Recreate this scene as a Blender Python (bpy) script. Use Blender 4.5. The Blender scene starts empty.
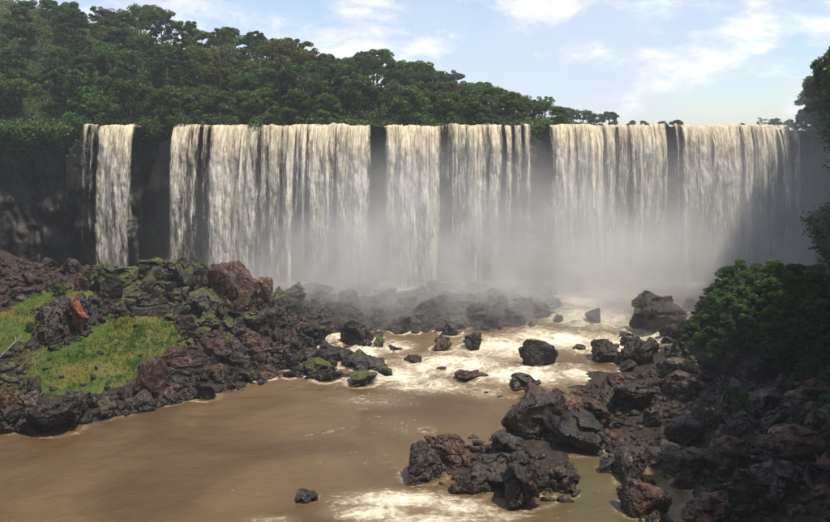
import bpy, bmesh, math, random
import numpy as np
from mathutils import Vector, Matrix

random.seed(7)
RNG = np.random.default_rng(7)
R = math.radians
scene = bpy.context.scene
COL = scene.collection

# ------------------------------------------------------------------ camera
H = 36.4                      # eye height above the pool
PITCH = math.atan((261 - 140) / 807)
cam_d = bpy.data.cameras.new('camera')
cam_d.sensor_width = 36.0
cam_d.lens = 35.0
cam_d.clip_start = 0.5
cam_d.clip_end = 20000
cam = bpy.data.objects.new('camera', cam_d)
cam.location = (0, 0, H)
cam.rotation_euler = (math.pi / 2 - PITCH, 0, 0)
COL.objects.link(cam)
scene.camera = cam

# ------------------------------------------------------------------ sun + sky
SUN_EL, SUN_AZ = R(67), R(32)       # azimuth: turned from +X (the right bank) towards the camera side
SDIR = Vector((math.cos(SUN_EL) * math.cos(SUN_AZ), -math.cos(SUN_EL) * math.sin(SUN_AZ), math.sin(SUN_EL)))
sun_d = bpy.data.lights.new('sun', 'SUN')
sun_d.energy = 5.0
sun_d.angle = R(0.5)
sun_d.color = (1.0, 0.91, 0.76)
sun = bpy.data.objects.new('sun', sun_d)
sun.rotation_euler = SDIR.to_track_quat('Z', 'Y').to_euler()
COL.objects.link(sun)

world = bpy.data.worlds.new('World')
scene.world = world
world.use_nodes = True


class NT:
    """tiny node-tree writer"""
    def __init__(self, tree):
        self.t = tree
        tree.nodes.clear()

    def n(self, typ, ins=None, **props):
        nd = self.t.nodes.new(typ)
        for k, v in props.items():
            setattr(nd, k, v)
        if ins:
            for k, v in ins.items():
                s = nd.inputs[k]
                if isinstance(v, bpy.types.NodeSocket):
                    self.t.links.new(v, s)
                else:
                    s.default_value = v
        return nd

    def math(self, op, a, b=0.0, c=0.0, clamp=False):
        nd = self.n('ShaderNodeMath', {0: a, 1: b, 2: c}, operation=op, use_clamp=clamp)
        return nd.outputs[0]

    def ramp(self, v, a, b, lo=0.0, hi=1.0):
        nd = self.n('ShaderNodeMapRange', {0: v, 1: a, 2: b, 3: lo, 4: hi}, interpolation_type='SMOOTHSTEP')
        return nd.outputs[0]

    def mix(self, f, a, b):
        nd = self.n('ShaderNodeMix', data_type='RGBA')
        for k, v in ((0, f), (6, a), (7, b)):
            s = nd.inputs[k]
            if isinstance(v, bpy.types.NodeSocket):
                self.t.links.new(v, s)
            else:
                s.default_value = v if k == 0 else (*v, 1.0)[:4]
        return nd.outputs[2]

    def noise(self, vec, scale, detail=4.0, rough=0.55, dist=0.0, w=None):
        ins = {'Vector': vec, 'Scale': scale, 'Detail': detail, 'Roughness': rough, 'Distortion': dist}
        kw = {}
        if w is not None:
            ins['W'] = w
            kw['noise_dimensions'] = '4D'
        nd = self.n('ShaderNodeTexNoise', **kw)
        for k, v in ins.items():
            s = nd.inputs[k]
            if isinstance(v, bpy.types.NodeSocket):
                self.t.links.new(v, s)
            else:
                s.default_value = v
        return nd.outputs[0]

    def vmul(self, v, xyz):
        return self.n('ShaderNodeVectorMath', {0: v, 1: xyz}, operation='MULTIPLY').outputs[0]


w = NT(world.node_tree)
sky = w.n('ShaderNodeTexSky', sky_type='NISHITA', sun_disc=False, sun_elevation=SUN_EL,
          sun_rotation=math.atan2(SDIR.x, SDIR.y), altitude=200.0, air_density=1.0, dust_density=0.7, ozone_density=2.0)
tc = w.n('ShaderNodeTexCoord').outputs['Generated']
dirv = w.n('ShaderNodeVectorMath', {0: tc}, operation='NORMALIZE').outputs[0]
sq = w.vmul(dirv, (1.0, 1.0, 2.1))
veil = w.noise(sq, 3.2, 6.0, 0.6, 0.6, w=4.4)
puff = w.noise(sq, 4.6, 9.0, 0.62, 0.3, w=7.84)
veil_m = w.ramp(veil, 0.36, 0.68, 0.0, 0.7)
puff_m = w.ramp(puff, 0.47, 0.585, 0.0, 0.97)
sh = w.noise(sq, 22.0, 4.0, 0.6, 0.0, w=1.7)
ccol = w.mix(w.ramp(sh, 0.35, 0.65), (5.3, 5.5, 6.1), (7.2, 7.1, 6.8))
skyc = w.mix(veil_m, sky.outputs[0], (4.3, 4.75, 5.8))
skyc = w.mix(puff_m, skyc, ccol)
bg = w.n('ShaderNodeBackground', {'Color': skyc, 'Strength': 0.14})
w.n('ShaderNodeOutputWorld', {'Surface': bg.outputs[0]})

vs = scene.view_settings
vs.view_transform = 'Standard'
vs.look = 'None'
vs.exposure = 0.30
vs.gamma = 1.0
vs.use_curve_mapping = False
cy = scene.cycles
cy.max_bounces = 4
cy.diffuse_bounces = 2
cy.glossy_bounces = 2
cy.transmission_bounces = 3
cy.volume_bounces = 1
cy.transparent_max_bounces = 14
cy.use_denoising = True
cy.volume_step_rate = 2.0
cy.use_light_tree = False
cy.volume_max_steps = 128

# ------------------------------------------------------------------ helpers: pixels of the layout plan to world places
CP, SP = math.cos(PITCH), math.sin(PITCH)


def ray(px, py):
    a, b = (px - 415) / 807, -(py - 261) / 807
    return np.array([a, CP + b * SP, -SP + b * CP])      # world dir, camera looks +Y and down


def at_y(px, py, Y):
    d = ray(px, py)
    t = Y / d[1]
    return np.array([d[0] * t, Y, H + d[2] * t])


def at_z(px, py, z=0.0):
    d = ray(px, py)
    t = (z - H) / d[2]
    return np.array([d[0] * t, d[1] * t, z])


# ------------------------------------------------------------------ numpy noise
def _h(ix, iy, iz, seed):
    n = (ix.astype(np.int64) * 374761393 + iy.astype(np.int64) * 668265263 + iz.astype(np.int64) * 2147483647 + seed * 1274126177) & 0xFFFFFFFF
    n = ((n ^ (n >> 13)) * 1274126177) & 0xFFFFFFFF
    n = n ^ (n >> 16)
    n = (n * 2246822519) & 0xFFFFFFFF
    return ((n ^ (n >> 15)) & 0xFFFF) / 32767.5 - 1.0


def vnoise(p, seed=0):
    p = np.asarray(p, float)
    i = np.floor(p).astype(np.int64)
    f = p - i
    f = f * f * f * (f * (f * 6 - 15) + 10)
    out = 0
    for dx in (0, 1):
        wx = f[:, 0] if dx else 1 - f[:, 0]
        for dy in (0, 1):
            wy = f[:, 1] if dy else 1 - f[:, 1]
            for dz in (0, 1):
                wz = f[:, 2] if dz else 1 - f[:, 2]
                out = out + wx * wy * wz * _h(i[:, 0] + dx, i[:, 1] + dy, i[:, 2] + dz, seed)
    return out


def fbm(p, octv=4, seed=0, gain=0.5):
    p = np.asarray(p, float)
    a, o = 1.0, 0
    for k in range(octv):
        o = o + a * vnoise(p, seed + k * 17)
        p = p * 2.03 + 11.7
        a *= gain
    return o


def sstep(x, a, b):
    t = np.clip((x - a) / (b - a), 0, 1)
    return t * t * (3 - 2 * t)


# ------------------------------------------------------------------ mesh helpers
def mesh_np(name, V, F, smooth=False):
    V = np.asarray(V, np.float32)
    F = np.asarray(F, np.int32)
    k = F.shape[1]
    me = bpy.data.meshes.new(name)
    me.vertices.add(len(V))
    me.vertices.foreach_set('co', V.ravel())
    me.loops.add(F.size)
    me.loops.foreach_set('vertex_index', F.ravel())
    me.polygons.add(len(F))
    me.polygons.foreach_set('loop_start', np.arange(0, F.size, k, dtype=np.int32))
    me.polygons.foreach_set('loop_total', np.full(len(F), k, np.int32))
    if smooth:
        me.polygons.foreach_set('use_smooth', np.ones(len(F), bool))
    me.update(calc_edges=True)
    return me


def grid_faces(nu, nv, closed_u=False):
    iu = np.arange(nu if closed_u else nu - 1)
    iv = np.arange(nv - 1)
    A, B = np.meshgrid(iu, iv, indexing='ij')
    A2 = (A + 1) % nu
    return np.stack([A * nv + B, A2 * nv + B, A2 * nv + B + 1, A * nv + B + 1], -1).reshape(-1, 4)


def attr(me, name, data, dom='POINT'):
    a = me.attributes.new(name, 'FLOAT', dom)
    a.data.foreach_set('value', np.asarray(data, np.float32))


def tag(o, label=None, cat=None, group=None, kind=None):
    for k, v in (('label', label), ('category', cat), ('group', group), ('kind', kind)):
        if v:
            o[k] = v
    return o


def obj(name, me, mat=None, parent=None, loc=None):
    o = bpy.data.objects.new(name, me)
    if mat is not None and me is not None and not me.materials:
        me.materials.append(mat)
    COL.objects.link(o)
    if parent is not None:
        o.parent = parent
    if loc is not None:
        o.location = loc
    return o


def copy_tree(o, parent=None):
    c = o.copy()
    COL.objects.link(c)
    c.parent = parent
    for ch in o.children:
        copy_tree(ch, c)
    return c


# ------------------------------------------------------------------ materials
def new_mat(name):
    m = bpy.data.materials.new(name)
    m.use_nodes = True
    return m, NT(m.node_tree)


def rock_mat(name, c1, c2, c3, moss=0.0, moss_col=(0.07, 0.09, 0.015), rough=0.5, scale=0.5, fleck=0.5, fleck_col=(0.20, 0.18, 0.155)):
    m, t = new_mat(name)
    geo = t.n('ShaderNodeNewGeometry')
    pos = geo.outputs['Position']
    rnd = t.n('ShaderNodeObjectInfo').outputs['Random']
    n1 = t.noise(pos, scale, 6, 0.6)
    n2 = t.noise(pos, scale * 3.1, 5, 0.65, 0.4)
    n3 = t.noise(pos, scale * 7.0, 3, 0.6)
    c = t.mix(t.ramp(n1, 0.38, 0.62), c1, c2)
    c = t.mix(t.math('MULTIPLY', t.ramp(n2, 0.52, 0.68), t.math('MULTIPLY_ADD', rnd, 0.7, 0.25)), c, c3)
    if fleck:
        c = t.mix(t.ramp(n3, 0.58, 0.66, 0.0, fleck * 0.6), c, fleck_col)
        n4 = t.noise(pos, scale * 1.4, 7, 0.7, 0.6, w=3.0)
        c = t.mix(t.ramp(n4, 0.56, 0.66, 0.0, fleck * 1.3), c, tuple(0.6 * v for v in fleck_col))
    c = t.mix(1.0, c, c)
    bri = t.n('ShaderNodeHueSaturation', {'Value': t.math('MULTIPLY_ADD', rnd, 0.7, 0.65), 'Color': c}).outputs[0]
    if moss:
        nz = t.n('ShaderNodeSeparateXYZ', {0: geo.outputs['Normal']}).outputs[2]
        mk = t.math('ADD', t.math('MULTIPLY', nz, 0.55), t.math('MULTIPLY_ADD', n1, 1.1, -0.5))
        mk = t.ramp(t.math('ADD', mk, t.math('MULTIPLY_ADD', n3, 0.5, -0.25)), 0.58 - moss * 0.45, 0.86 - moss * 0.42, 0.0, 0.92)
        mc = t.mix(t.ramp(n2, 0.35, 0.65), moss_col, tuple(v * 0.5 for v in moss_col))
        bri = t.mix(mk, bri, mc)
        ro = t.math('MULTIPLY_ADD', mk, 0.9 - rough, rough)
    else:
        ro = rough
    bump = t.n('ShaderNodeBump', {'Strength': 0.8, 'Distance': 0.35, 'Height': t.math('ADD', n2, t.math('MULTIPLY', n3, 0.4))})
    b = t.n('ShaderNodeBsdfPrincipled', {'Base Color': bri, 'Roughness': ro, 'Normal': bump.outputs[0], 'Specular IOR Level': 0.3})
    t.n('ShaderNodeOutputMaterial', {'Surface': b.outputs[0]})
    return m


def leaf_mat(name, col, var=0.5, trans=0.3):
    m, t = new_mat(name)
    rnd = t.n('ShaderNodeObjectInfo').outputs['Random']
    pos = t.n('ShaderNodeNewGeometry').outputs['Position']
    n1 = t.noise(pos, 0.35, 3, 0.6)
    n2 = t.noise(pos, 2.5, 2, 0.6)
    c = t.mix(t.ramp(n1, 0.35, 0.65), tuple(v * 0.7 for v in col), (col[0] * 1.35, col[1] * 1.2, col[2] * 0.9))
    v = t.math('ADD', t.math('MULTIPLY_ADD', rnd, var, 1 - var * 0.5), t.math('MULTIPLY_ADD', n2, 0.8, -0.4))
    h = t.math('MULTIPLY_ADD', rnd, 0.05, 0.475)
    c = t.n('ShaderNodeHueSaturation', {'Hue': h, 'Value': v, 'Color': c}).outputs[0]
    b = t.n('ShaderNodeBsdfPrincipled', {'Base Color': c, 'Roughness': 0.55, 'Specular IOR Level': 0.3})
    tr = t.n('ShaderNodeBsdfTranslucent', {'Color': c})
    mx = t.n('ShaderNodeMixShader', {0: trans, 1: b.outputs[0], 2: tr.outputs[0]})
    t.n('ShaderNodeOutputMaterial', {'Surface': mx.outputs[0]})
    return m


M = {}
M['rock_dark'] = rock_mat('wet_basalt', (0.008, 0.007, 0.006), (0.024, 0.018, 0.014), (0.085, 0.050, 0.032), rough=0.42)
M['rock_red'] = rock_mat('red_brown_basalt', (0.018, 0.011, 0.008), (0.066, 0.032, 0.020), (0.19, 0.10, 0.062), rough=0.5, fleck=0.5, fleck_col=(0.30, 0.21, 0.165))
M['rock_rust'] = rock_mat('rust_rock', (0.07, 0.026, 0.016), (0.20, 0.062, 0.034), (0.26, 0.11, 0.06), rough=0.85, scale=0.9)
M['rock_moss'] = rock_mat('mossy_basalt', (0.016, 0.015, 0.014), (0.04, 0.034, 0.028), (0.09, 0.062, 0.045), moss=0.75, rough=0.5, moss_col=(0.080, 0.098, 0.018))
M['rock_grey'] = rock_mat('grey_brown_basalt', (0.016, 0.013, 0.011), (0.044, 0.034, 0.026), (0.12, 0.080, 0.055), rough=0.55, fleck=0.5)
M['cliff'] = rock_mat('cliff_basalt', (0.010, 0.0095, 0.0095), (0.034, 0.027, 0.023), (0.075, 0.052, 0.038), moss=0.45, moss_col=(0.05, 0.075, 0.014), rough=0.5, scale=0.22, fleck=0.3)
M['soil'] = rock_mat('wet_soil', (0.022, 0.018, 0.014), (0.05, 0.036, 0.025), (0.10, 0.06, 0.035), moss=0.3, rough=0.8, scale=0.25)
M['forest_floor'] = rock_mat('forest_floor', (0.012, 0.016, 0.007), (0.02, 0.03, 0.01), (0.03, 0.035, 0.014), rough=0.9, scale=0.2, fleck=0)
M['bark'] = rock_mat('bark', (0.045, 0.035, 0.028), (0.10, 0.08, 0.065), (0.16, 0.14, 0.12), rough=0.85, scale=1.5)
M['pale_wood'] = rock_mat('pale_dead_wood', (0.34, 0.31, 0.26), (0.48, 0.45, 0.38), (0.55, 0.52, 0.46), rough=0.75, scale=2.0)
LEAF = [
    leaf_mat('leaf_dark', (0.042, 0.078, 0.020)),
    leaf_mat('leaf_mid', (0.062, 0.108, 0.022)),
    leaf_mat('leaf_olive', (0.088, 0.104, 0.024)),
    leaf_mat('leaf_blue', (0.028, 0.062, 0.030)),
    leaf_mat('leaf_bright', (0.06, 0.12, 0.022)),
]
M['fern'] = leaf_mat('fern', (0.055, 0.10, 0.016))

# moss / turf ground with bare soil patches
m, t = new_mat('grassy_soil')
pos = t.n('ShaderNodeNewGeometry').outputs['Position']
ga = t.n('ShaderNodeAttribute', attribute_name='grass').outputs['Fac']
n1 = t.noise(pos, 0.18, 5, 0.6)
n2 = t.noise(pos, 1.1, 5, 0.65)
gm = t.ramp(t.math('ADD', ga, t.math('MULTIPLY_ADD', n2, 1.6, -0.8)), 0.40, 0.62)
soil = t.mix(t.ramp(n2, 0.4, 0.65), (0.014, 0.011, 0.009), (0.045, 0.031, 0.021))
gcol = t.mix(t.ramp(n1, 0.38, 0.62), (0.05, 0.075, 0.012), (0.10, 0.085, 0.022))
bump = t.n('ShaderNodeBump', {'Strength': 0.8, 'Distance': 0.4, 'Height': n2})
b = t.n('ShaderNodeBsdfPrincipled', {'Base Color': t.mix(gm, soil, gcol), 'Roughness': 0.85, 'Normal': bump.outputs[0], 'Specular IOR Level': 0.25})
t.n('ShaderNodeOutputMaterial', {'Surface': b.outputs[0]})
M['ground'] = m

m, t = new_mat('grass_blades')
pos = t.n('ShaderNodeNewGeometry').outputs['Position']
n1 = t.noise(pos, 0.16, 4, 0.6)
n2 = t.noise(pos, 0.9, 3, 0.6)
gcol = t.mix(t.ramp(n1, 0.38, 0.62), (0.045, 0.14, 0.010), (0.095, 0.145, 0.014))
gcol = t.mix(t.ramp(n2, 0.58, 0.74, 0.0, 0.8), gcol, (0.10, 0.08, 0.025))
b = t.n('ShaderNodeBsdfPrincipled', {'Base Color': gcol, 'Roughness': 0.6, 'Specular IOR Level': 0.25})
tr = t.n('ShaderNodeBsdfTranslucent', {'Color': gcol})
mx = t.n('ShaderNodeMixShader', {0: 0.35, 1: b.outputs[0], 2: tr.outputs[0]})
t.n('ShaderNodeOutputMaterial', {'Surface': mx.outputs[0]})
M['grass'] = m

# muddy pool + foam
m, t = new_mat('muddy_water')
pos = t.n('ShaderNodeNewGeometry').outputs['Position']
fo = t.n('ShaderNodeAttribute', attribute_name='foam').outputs['Fac']
shl = t.n('ShaderNodeAttribute', attribute_name='shallow').outputs['Fac']
p1 = t.vmul(pos, (0.7, 1.0, 1.0))
nb = t.noise(pos, 0.05, 4, 0.55, 0.8)
n1 = t.noise(p1, 0.36, 8, 0.7, 1.8)
n2 = t.noise(p1, 1.7, 6, 0.68, 0.8)
n3 = t.noise(p1, 0.7, 4, 0.6, 0.8)
n5 = t.noise(t.vmul(pos, (1.5, 2.6, 1.0)), 1.0, 4, 0.65, 0.6)
f = t.math('ADD', fo, t.math('ADD', t.math('MULTIPLY_ADD', n1, 1.5, -0.75), t.math('MULTIPLY_ADD', n2, 1.3, -0.65)))
fm = t.ramp(f, 0.30, 1.2)
mud = t.mix(t.ramp(nb, 0.35, 0.65), (0.070, 0.041, 0.017), (0.112, 0.071, 0.033))
mud = t.mix(shl, mud, (0.075, 0.064, 0.028))
mud = t.mix(t.ramp(fo, 0.05, 0.7, 0.0, 0.6), mud, (0.25, 0.185, 0.115))
wc = t.mix(fm, mud, (0.72, 0.66, 0.53))
bump = t.n('ShaderNodeBump', {'Strength': 0.5, 'Distance': 0.3, 'Height': t.math('ADD', t.math('MULTIPLY_ADD', n5, 0.45, n3), t.math('ADD', t.math('MULTIPLY', n2, 0.5), t.math('MULTIPLY', fm, 0.6)))})
b = t.n('ShaderNodeBsdfPrincipled', {'Base Color': wc, 'Roughness': t.math('MULTIPLY_ADD', fm, 0.55, 0.22), 'Normal': bump.outputs[0], 'IOR': 1.33, 'Specular IOR Level': 0.38})
t.n('ShaderNodeOutputMaterial', {'Surface': b.outputs[0]})
M['water'] = m


def fall_mat(name, col, seedw):
    m, t = new_mat(name)
    uv = t.n('ShaderNodeUVMap', uv_map='flow').outputs[0]
    dn = t.n('ShaderNodeAttribute', attribute_name='dens').outputs['Fac']
    a1 = t.noise(t.vmul(uv, (0.55, 0.030, 1)), 1.0, 5, 0.6, 0.25, w=seedw)
    a2 = t.noise(t.vmul(uv, (2.2, 0.16, 1)), 1.0, 5, 0.65, 0.3, w=seedw + 3)
    a3 = t.noise(t.vmul(uv, (3.2, 1.0, 1)), 1.0, 4, 0.7, 0.6, w=seedw + 6)
    s = t.math('ADD', t.math('MULTIPLY_ADD', a1, 1.3, -0.65), t.math('MULTIPLY_ADD', a2, 1.5, -0.75))
    s = t.math('ADD', s, t.math('MULTIPLY_ADD', a3, 0.8, -0.4))
    # falling bursts: clumps that bulge downwards and trail upwards
    bw = t.noise(t.vmul(uv, (1.3, 0.05, 1)), 1.0, 2, 0.5, 0.0, w=seedw + 11)
    uv2 = t.n('ShaderNodeVectorMath', {0: uv, 1: t.n('ShaderNodeCombineXYZ', {1: t.math('MULTIPLY', bw, 16.0)}).outputs[0]}, operation='ADD').outputs[0]
    a4 = t.noise(t.vmul(uv2, (0.9, 0.20, 1)), 1.0, 5, 0.65, 0.5, w=seedw + 13)
    s = t.math('ADD', s, t.math('MULTIPLY_ADD', a4, 1.7, -0.85))
    al = t.ramp(t.math('ADD', s, dn), 0.05, 1.15)
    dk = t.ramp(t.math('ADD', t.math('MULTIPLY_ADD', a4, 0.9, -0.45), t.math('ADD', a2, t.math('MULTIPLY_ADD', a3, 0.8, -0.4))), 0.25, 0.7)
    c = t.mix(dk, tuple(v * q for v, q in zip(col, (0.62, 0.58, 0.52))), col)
    vv_ = t.n('ShaderNodeSeparateXYZ', {0: t.n('ShaderNodeUVMap', uv_map='drop').outputs[0]}).outputs[1]
    c = t.mix(t.ramp(vv_, 0.0, 14.0, 0.5, 0.0), c, t.mix(dk, (0.50, 0.36, 0.17), (0.92, 0.79, 0.50)))
    bump = t.n('ShaderNodeBump', {'Strength': 0.9, 'Distance': 0.5, 'Height': t.math('ADD', a2, t.math('MULTIPLY', a3, 0.6))})
    d = t.n('ShaderNodeBsdfDiffuse', {'Color': c, 'Normal': bump.outputs[0]})
    tr = t.n('ShaderNodeBsdfTranslucent', {'Color': c, 'Normal': bump.outputs[0]})
    mx = t.n('ShaderNodeMixShader', {0: 0.35, 1: d.outputs[0], 2: tr.outputs[0]})
    tp = t.n('ShaderNodeBsdfTransparent')
    m2 = t.n('ShaderNodeMixShader', {0: al, 1: tp.outputs[0], 2: mx.outputs[0]})
    t.n('ShaderNodeOutputMaterial', {'Surface': m2.outputs[0]})
    return m


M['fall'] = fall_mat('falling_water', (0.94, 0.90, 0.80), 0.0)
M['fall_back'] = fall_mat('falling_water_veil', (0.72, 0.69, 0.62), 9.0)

# ------------------------------------------------------------------ gorge outline (rim), walls, plateau
LIPZ = 40.2


def X200(px, Y=199.0):
    return at_y(px, 123, Y)[0]


GAPS = [(-60, 81, 3.5), (137, 172, 4.5), (370.5, 385, 4.0), (531, 552, 4.5), (666, 683, 2.0)]


def cliff_y(x):
    """plan line of the brink"""
    x = np.atleast_1d(np.asarray(x, float))
    y = 200 + 1.3 * vnoise(np.stack([x * 0.06, x * 0 + 3.3, x * 0], -1), 5) + 0.7 * vnoise(np.stack([x * 0.3, x * 0 + 1.3, x * 0], -1), 6)
    for a, b, dpt in GAPS:
        xa, xb = X200(a), X200(b)
        y = y + dpt * sstep(x, xa - 0.6, xa + 0.9) * (1 - sstep(x, xb - 0.9, xb + 0.6))
    return y


xs = np.arange(-112, 93.01, 0.5)
front = np.stack([xs, cliff_y(xs)], -1)
right_w = np.array([(93, 200), (95.5, 196), (94, 186), (85.5, 171), (78.5, 155), (70, 132), (60.5, 108), (50, 82), (37, 50), (32, 15), (32, -18)], float)  # near stretch is out of view, drawn inwards to shade the right bank
left_w = np.array([(-38, -18), (-46, 20), (-56, 60), (-72, 100), (-92, 140), (-101, 165), (-108, 185), (-112, 203.5)], float)
back_w = np.array([(32, -18), (20, -24), (-10, -25), (-38, -18)], float)


def resample(P, step):
    d = np.r_[0, np.cumsum(np.hypot(*np.diff(P, axis=0).T))]
    n = max(2, int(d[-1] / step))
    s = np.linspace(0, d[-1], n)
    return np.stack([np.interp(s, d, P[:, 0]), np.interp(s, d, P[:, 1])], -1)


loop = np.concatenate([front, resample(right_w, 0.9)[1:], resample(back_w, 1.5)[1:], resample(left_w, 0.9)[1:-1]])
NL = len(loop)
CEN = np.array([-2.0, 95.0])


def hill(x, y):
    """height of the plateau outside the gorge"""
    x = np.asarray(x, float)
    y = np.asarray(y, float)
    z = LIPZ - 0.9 + 0 * x
    t = np.clip((62 - x) / 200, 0, 1.6)
    z = z + 44 * t ** 1.15 * sstep(y, 205, 300)
    # right-hand ridge that climbs away from the brink towards the camera
    r = sstep(x, 60, 95) * (1 - sstep(y, 150, 196))
    z = z + r * (3 + 6 * sstep(150 - y, -20, 60))
    z = z - 6.0 * sstep(x, 45, 58) * sstep(y, 98, 112) * (1 - sstep(y, 124, 134))  # out-of-view rim dipped so sun reaches the top of the outcrop
    z = z + 3.0 * sstep(x, 28, 36) * (1 - sstep(y, 96, 112))  # out-of-view rim raised to cast shade on the right bank
    z = z + 3.0 * sstep(x, 45, 58) * (1 - sstep(y, 118, 134))  # rim raised further, shaped for its shade on the bank
    z = z - 0.6 * sstep(x, 78, 95) * sstep(y, 180, 198)
    rx_ = np.interp(y, right_w[::-1, 1], right_w[::-1, 0])
    z = z + np.clip(1.5 * (x - rx_ - 0.5), 0, 16) * sstep(y, 120, 140) * (1 - sstep(y, 172, 186)) * (x > 40)
    nz = fbm(np.stack([x * 0.03, y * 0.03, 0 * x], -1), 3, 21)
    z = z + nz * 1.2 * sstep(y, 206, 240)
    return z


def rim_z(p):
    return hill(p[:, 0], p[:, 1])


# walls: outline x height, displaced into ledges and columns
out_dir = loop - CEN
nrm = np.stack([np.gradient(loop[:, 1]), -np.gradient(loop[:, 0])], -1)
nrm /= np.maximum(np.linalg.norm(nrm, axis=1, keepdims=True), 1e-6)
flip = np.sign(np.sum(nrm * out_dir, axis=1, keepdims=True))
nrm = nrm * np.where(flip == 0, 1, flip)           # outwards, into the rock
NV = 64
rz = rim_z(loop)
vv = np.linspace(0, 1, NV)
L = np.repeat(loop[:, None, :], NV, 1)
Z = -4 + (rz[:, None] + 4) * vv[None, :]
arc = np.r_[0, np.cumsum(np.hypot(*np.diff(loop, axis=0).T))]
Q = np.stack([np.repeat(arc[:, None], NV, 1) * 0.28, Z * 0.10, 0 * Z], -1).reshape(-1, 3)
blocky = vnoise(np.floor(np.stack([Q[:, 0] * 1.7 + 0.7 * vnoise(Q * 2, 3), Q[:, 1] * 3.0 + 0.5 * vnoise(Q * 3, 4), Q[:, 2]], -1)) + 0.5, 8)
dsp = 1.5 * fbm(Q * np.array([0.6, 1, 1]), 4, 31) + 1.7 * blocky + 0.9 * vnoise(np.floor(np.stack([Q[:, 0] * 0.5, Q[:, 1] * 7.0 + 0.8 * vnoise(Q * 1.3, 14), Q[:, 2]], -1)) + 0.5, 18) + 0.5 * fbm(Q * 5, 3, 33)
dsp = dsp.reshape(NL, NV)
ledge = 1.6 * sstep(0.36 - vv, 0.0, 0.36) + 0.9 * (vnoise(np.stack([vv * 9, vv * 0, vv * 0 + 9], -1), 12))
is_front = (np.abs(np.arange(NL) - len(front) / 2) < len(front) / 2)
undercut = 4.2 * sstep(1 - vv, 0.0, 0.10) * sstep(vv, -0.1, 0.6)
off = (1.4 + np.where(is_front, 1.0, 0.3)[:, None] * undercut[None, :] * np.where(loop[:, 0] < X200(70), 0.25, 1.0)[:, None] + dsp * np.where(is_front, 0.8, 1.6)[:, None]) * (1 - vv[None, :] ** 8)
off = off - ledge[None, :] * (1 - vv[None, :] ** 8) * np.where(is_front, 0.8, 1.5)[:, None]
# the side walls lean back at the top
W = np.concatenate([L + nrm[:, None, :] * off[:, :, None], Z[:, :, None]], -1)
me = mesh_np('cliff', W.reshape(-1, 3), grid_faces(NL, NV, True)[:, ::-1])
tag(obj('cliff', me, M['cliff']), kind='structure')

# plateau: rings outwards from the rim
rings = np.array([0, 0.6, 1.6, 3.2, 5.5, 9, 14, 20, 27, 35, 45, 56, 70, 90, 120, 170, 260, 420, 800])
od = out_dir / np.linalg.norm(out_dir, axis=1, keepdims=True)
od = od * 0.55 + nrm * 0.45
ker = np.ones(25) / 25
ods = np.stack([np.convolve(np.r_[od[-12:, k], od[:, k], od[:12, k]], ker, 'valid') for k in (0, 1)], -1)
ods /= np.linalg.norm(ods, axis=1, keepdims=True)
rad = out_dir / np.linalg.norm(out_dir, axis=1, keepdims=True)
bl = sstep(rings, 5, 60)
PP = loop[:, None, :] + (ods[:, None, :] * (1 - bl)[None, :, None] + rad[:, None, :] * bl[None, :, None]) * rings[None, :, None]
PZ = hill(PP[..., 0].ravel(), PP[..., 1].ravel()).reshape(NL, -1) - 0.02
me = mesh_np('plateau', np.concatenate([PP, PZ[..., None]], -1).reshape(-1, 3), grid_faces(NL, len(rings), True), True)
tag(obj('plateau', me, M['forest_floor']), kind='structure')

# ------------------------------------------------------------------ gorge floor
ctrl = []


def c_y(px, py, Y, up=0.0):
    p = at_y(px, py, Y)
    ctrl.append((p[0], p[1], p[2] + up))


def c_z(px, py, z):
    ctrl.append(tuple(at_z(px, py, z)))


for px, py in ((60, 500), (250, 520), (180, 450), (300, 450), (100, 455), (350, 420), (420, 410), (440, 520), (350, 500), (460, 420),
               (400, 375), (460, 365), (520, 350), (580, 345), (640, 325), (600, 300), (560, 330), (300, 400), (230, 415), (610, 295), (500, 345), (420, 350)):
    c_z(px, py, -2.0)
for px, py in ((480, 520), (560, 515), (600, 500), (590, 465), (620, 515)):
    c_z(px, py, -0.7)
for px, py in ((300, 600), (600, 620), (100, 620), (-100, 560), (440, 900), (200, 900), (700, 900)):
    c_z(px, py, -2.0)
for px, py, z in ((430, 480, 0.1), (450, 464, 0.1), (532, 498, 0.5), (505, 486, 0.1), (520, 462, 0.3)):
    c_z(px, py, z)
# left shore line and mound
for px, py in ((-60, 432), (0, 430), (35, 436), (75, 424), (130, 413), (180, 404), (240, 394), (285, 378), (330, 382), (385, 372)):
    c_z(px, py, 0.1)
for px, py, Y in ((10, 400, 108), (60, 402, 106), (120, 386, 112.5), (160, 372, 118), (100, 350, 122), (60, 350, 120), (130, 318, 131), (20, 330, 122),
                  (0, 300, 132), (50, 292, 137), (95, 288, 138), (150, 283, 143), (190, 272, 148), (235, 288, 148), (265, 300, 148), (210, 330, 135), (250, 345, 138),
                  (190, 360, 124), (100, 266, 155), (150, 268, 160), (200, 272, 165), (10, 262, 160), (40, 278, 158), (-60, 300, 128), (-80, 240, 165), (0, 250, 172), (290, 320, 152), (320, 345, 143)):
    c_y(px, py, Y)
for px in (20, 80, 130, 180):
    c_y(px, 285, 190)
# boulder heap under the falls
for px, py, z in ((300, 315, 3.0), (340, 300, 3.2), (390, 298, 3.0), (440, 298, 3.0), (500, 298, 3.0), (545, 302, 2.2), (365, 316, 1.7), (400, 318, 1.9), (450, 320, 1.9), (500, 322, 1.6), (550, 314, 1.4), (300, 335, 1.6), (345, 325, 1.4)):
    c_z(px, py, z)
for x_ in range(-60, 92, 12):
    ctrl.append((x_, 192, -1.5))
    ctrl.append((x_, 200, -1.5))
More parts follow.
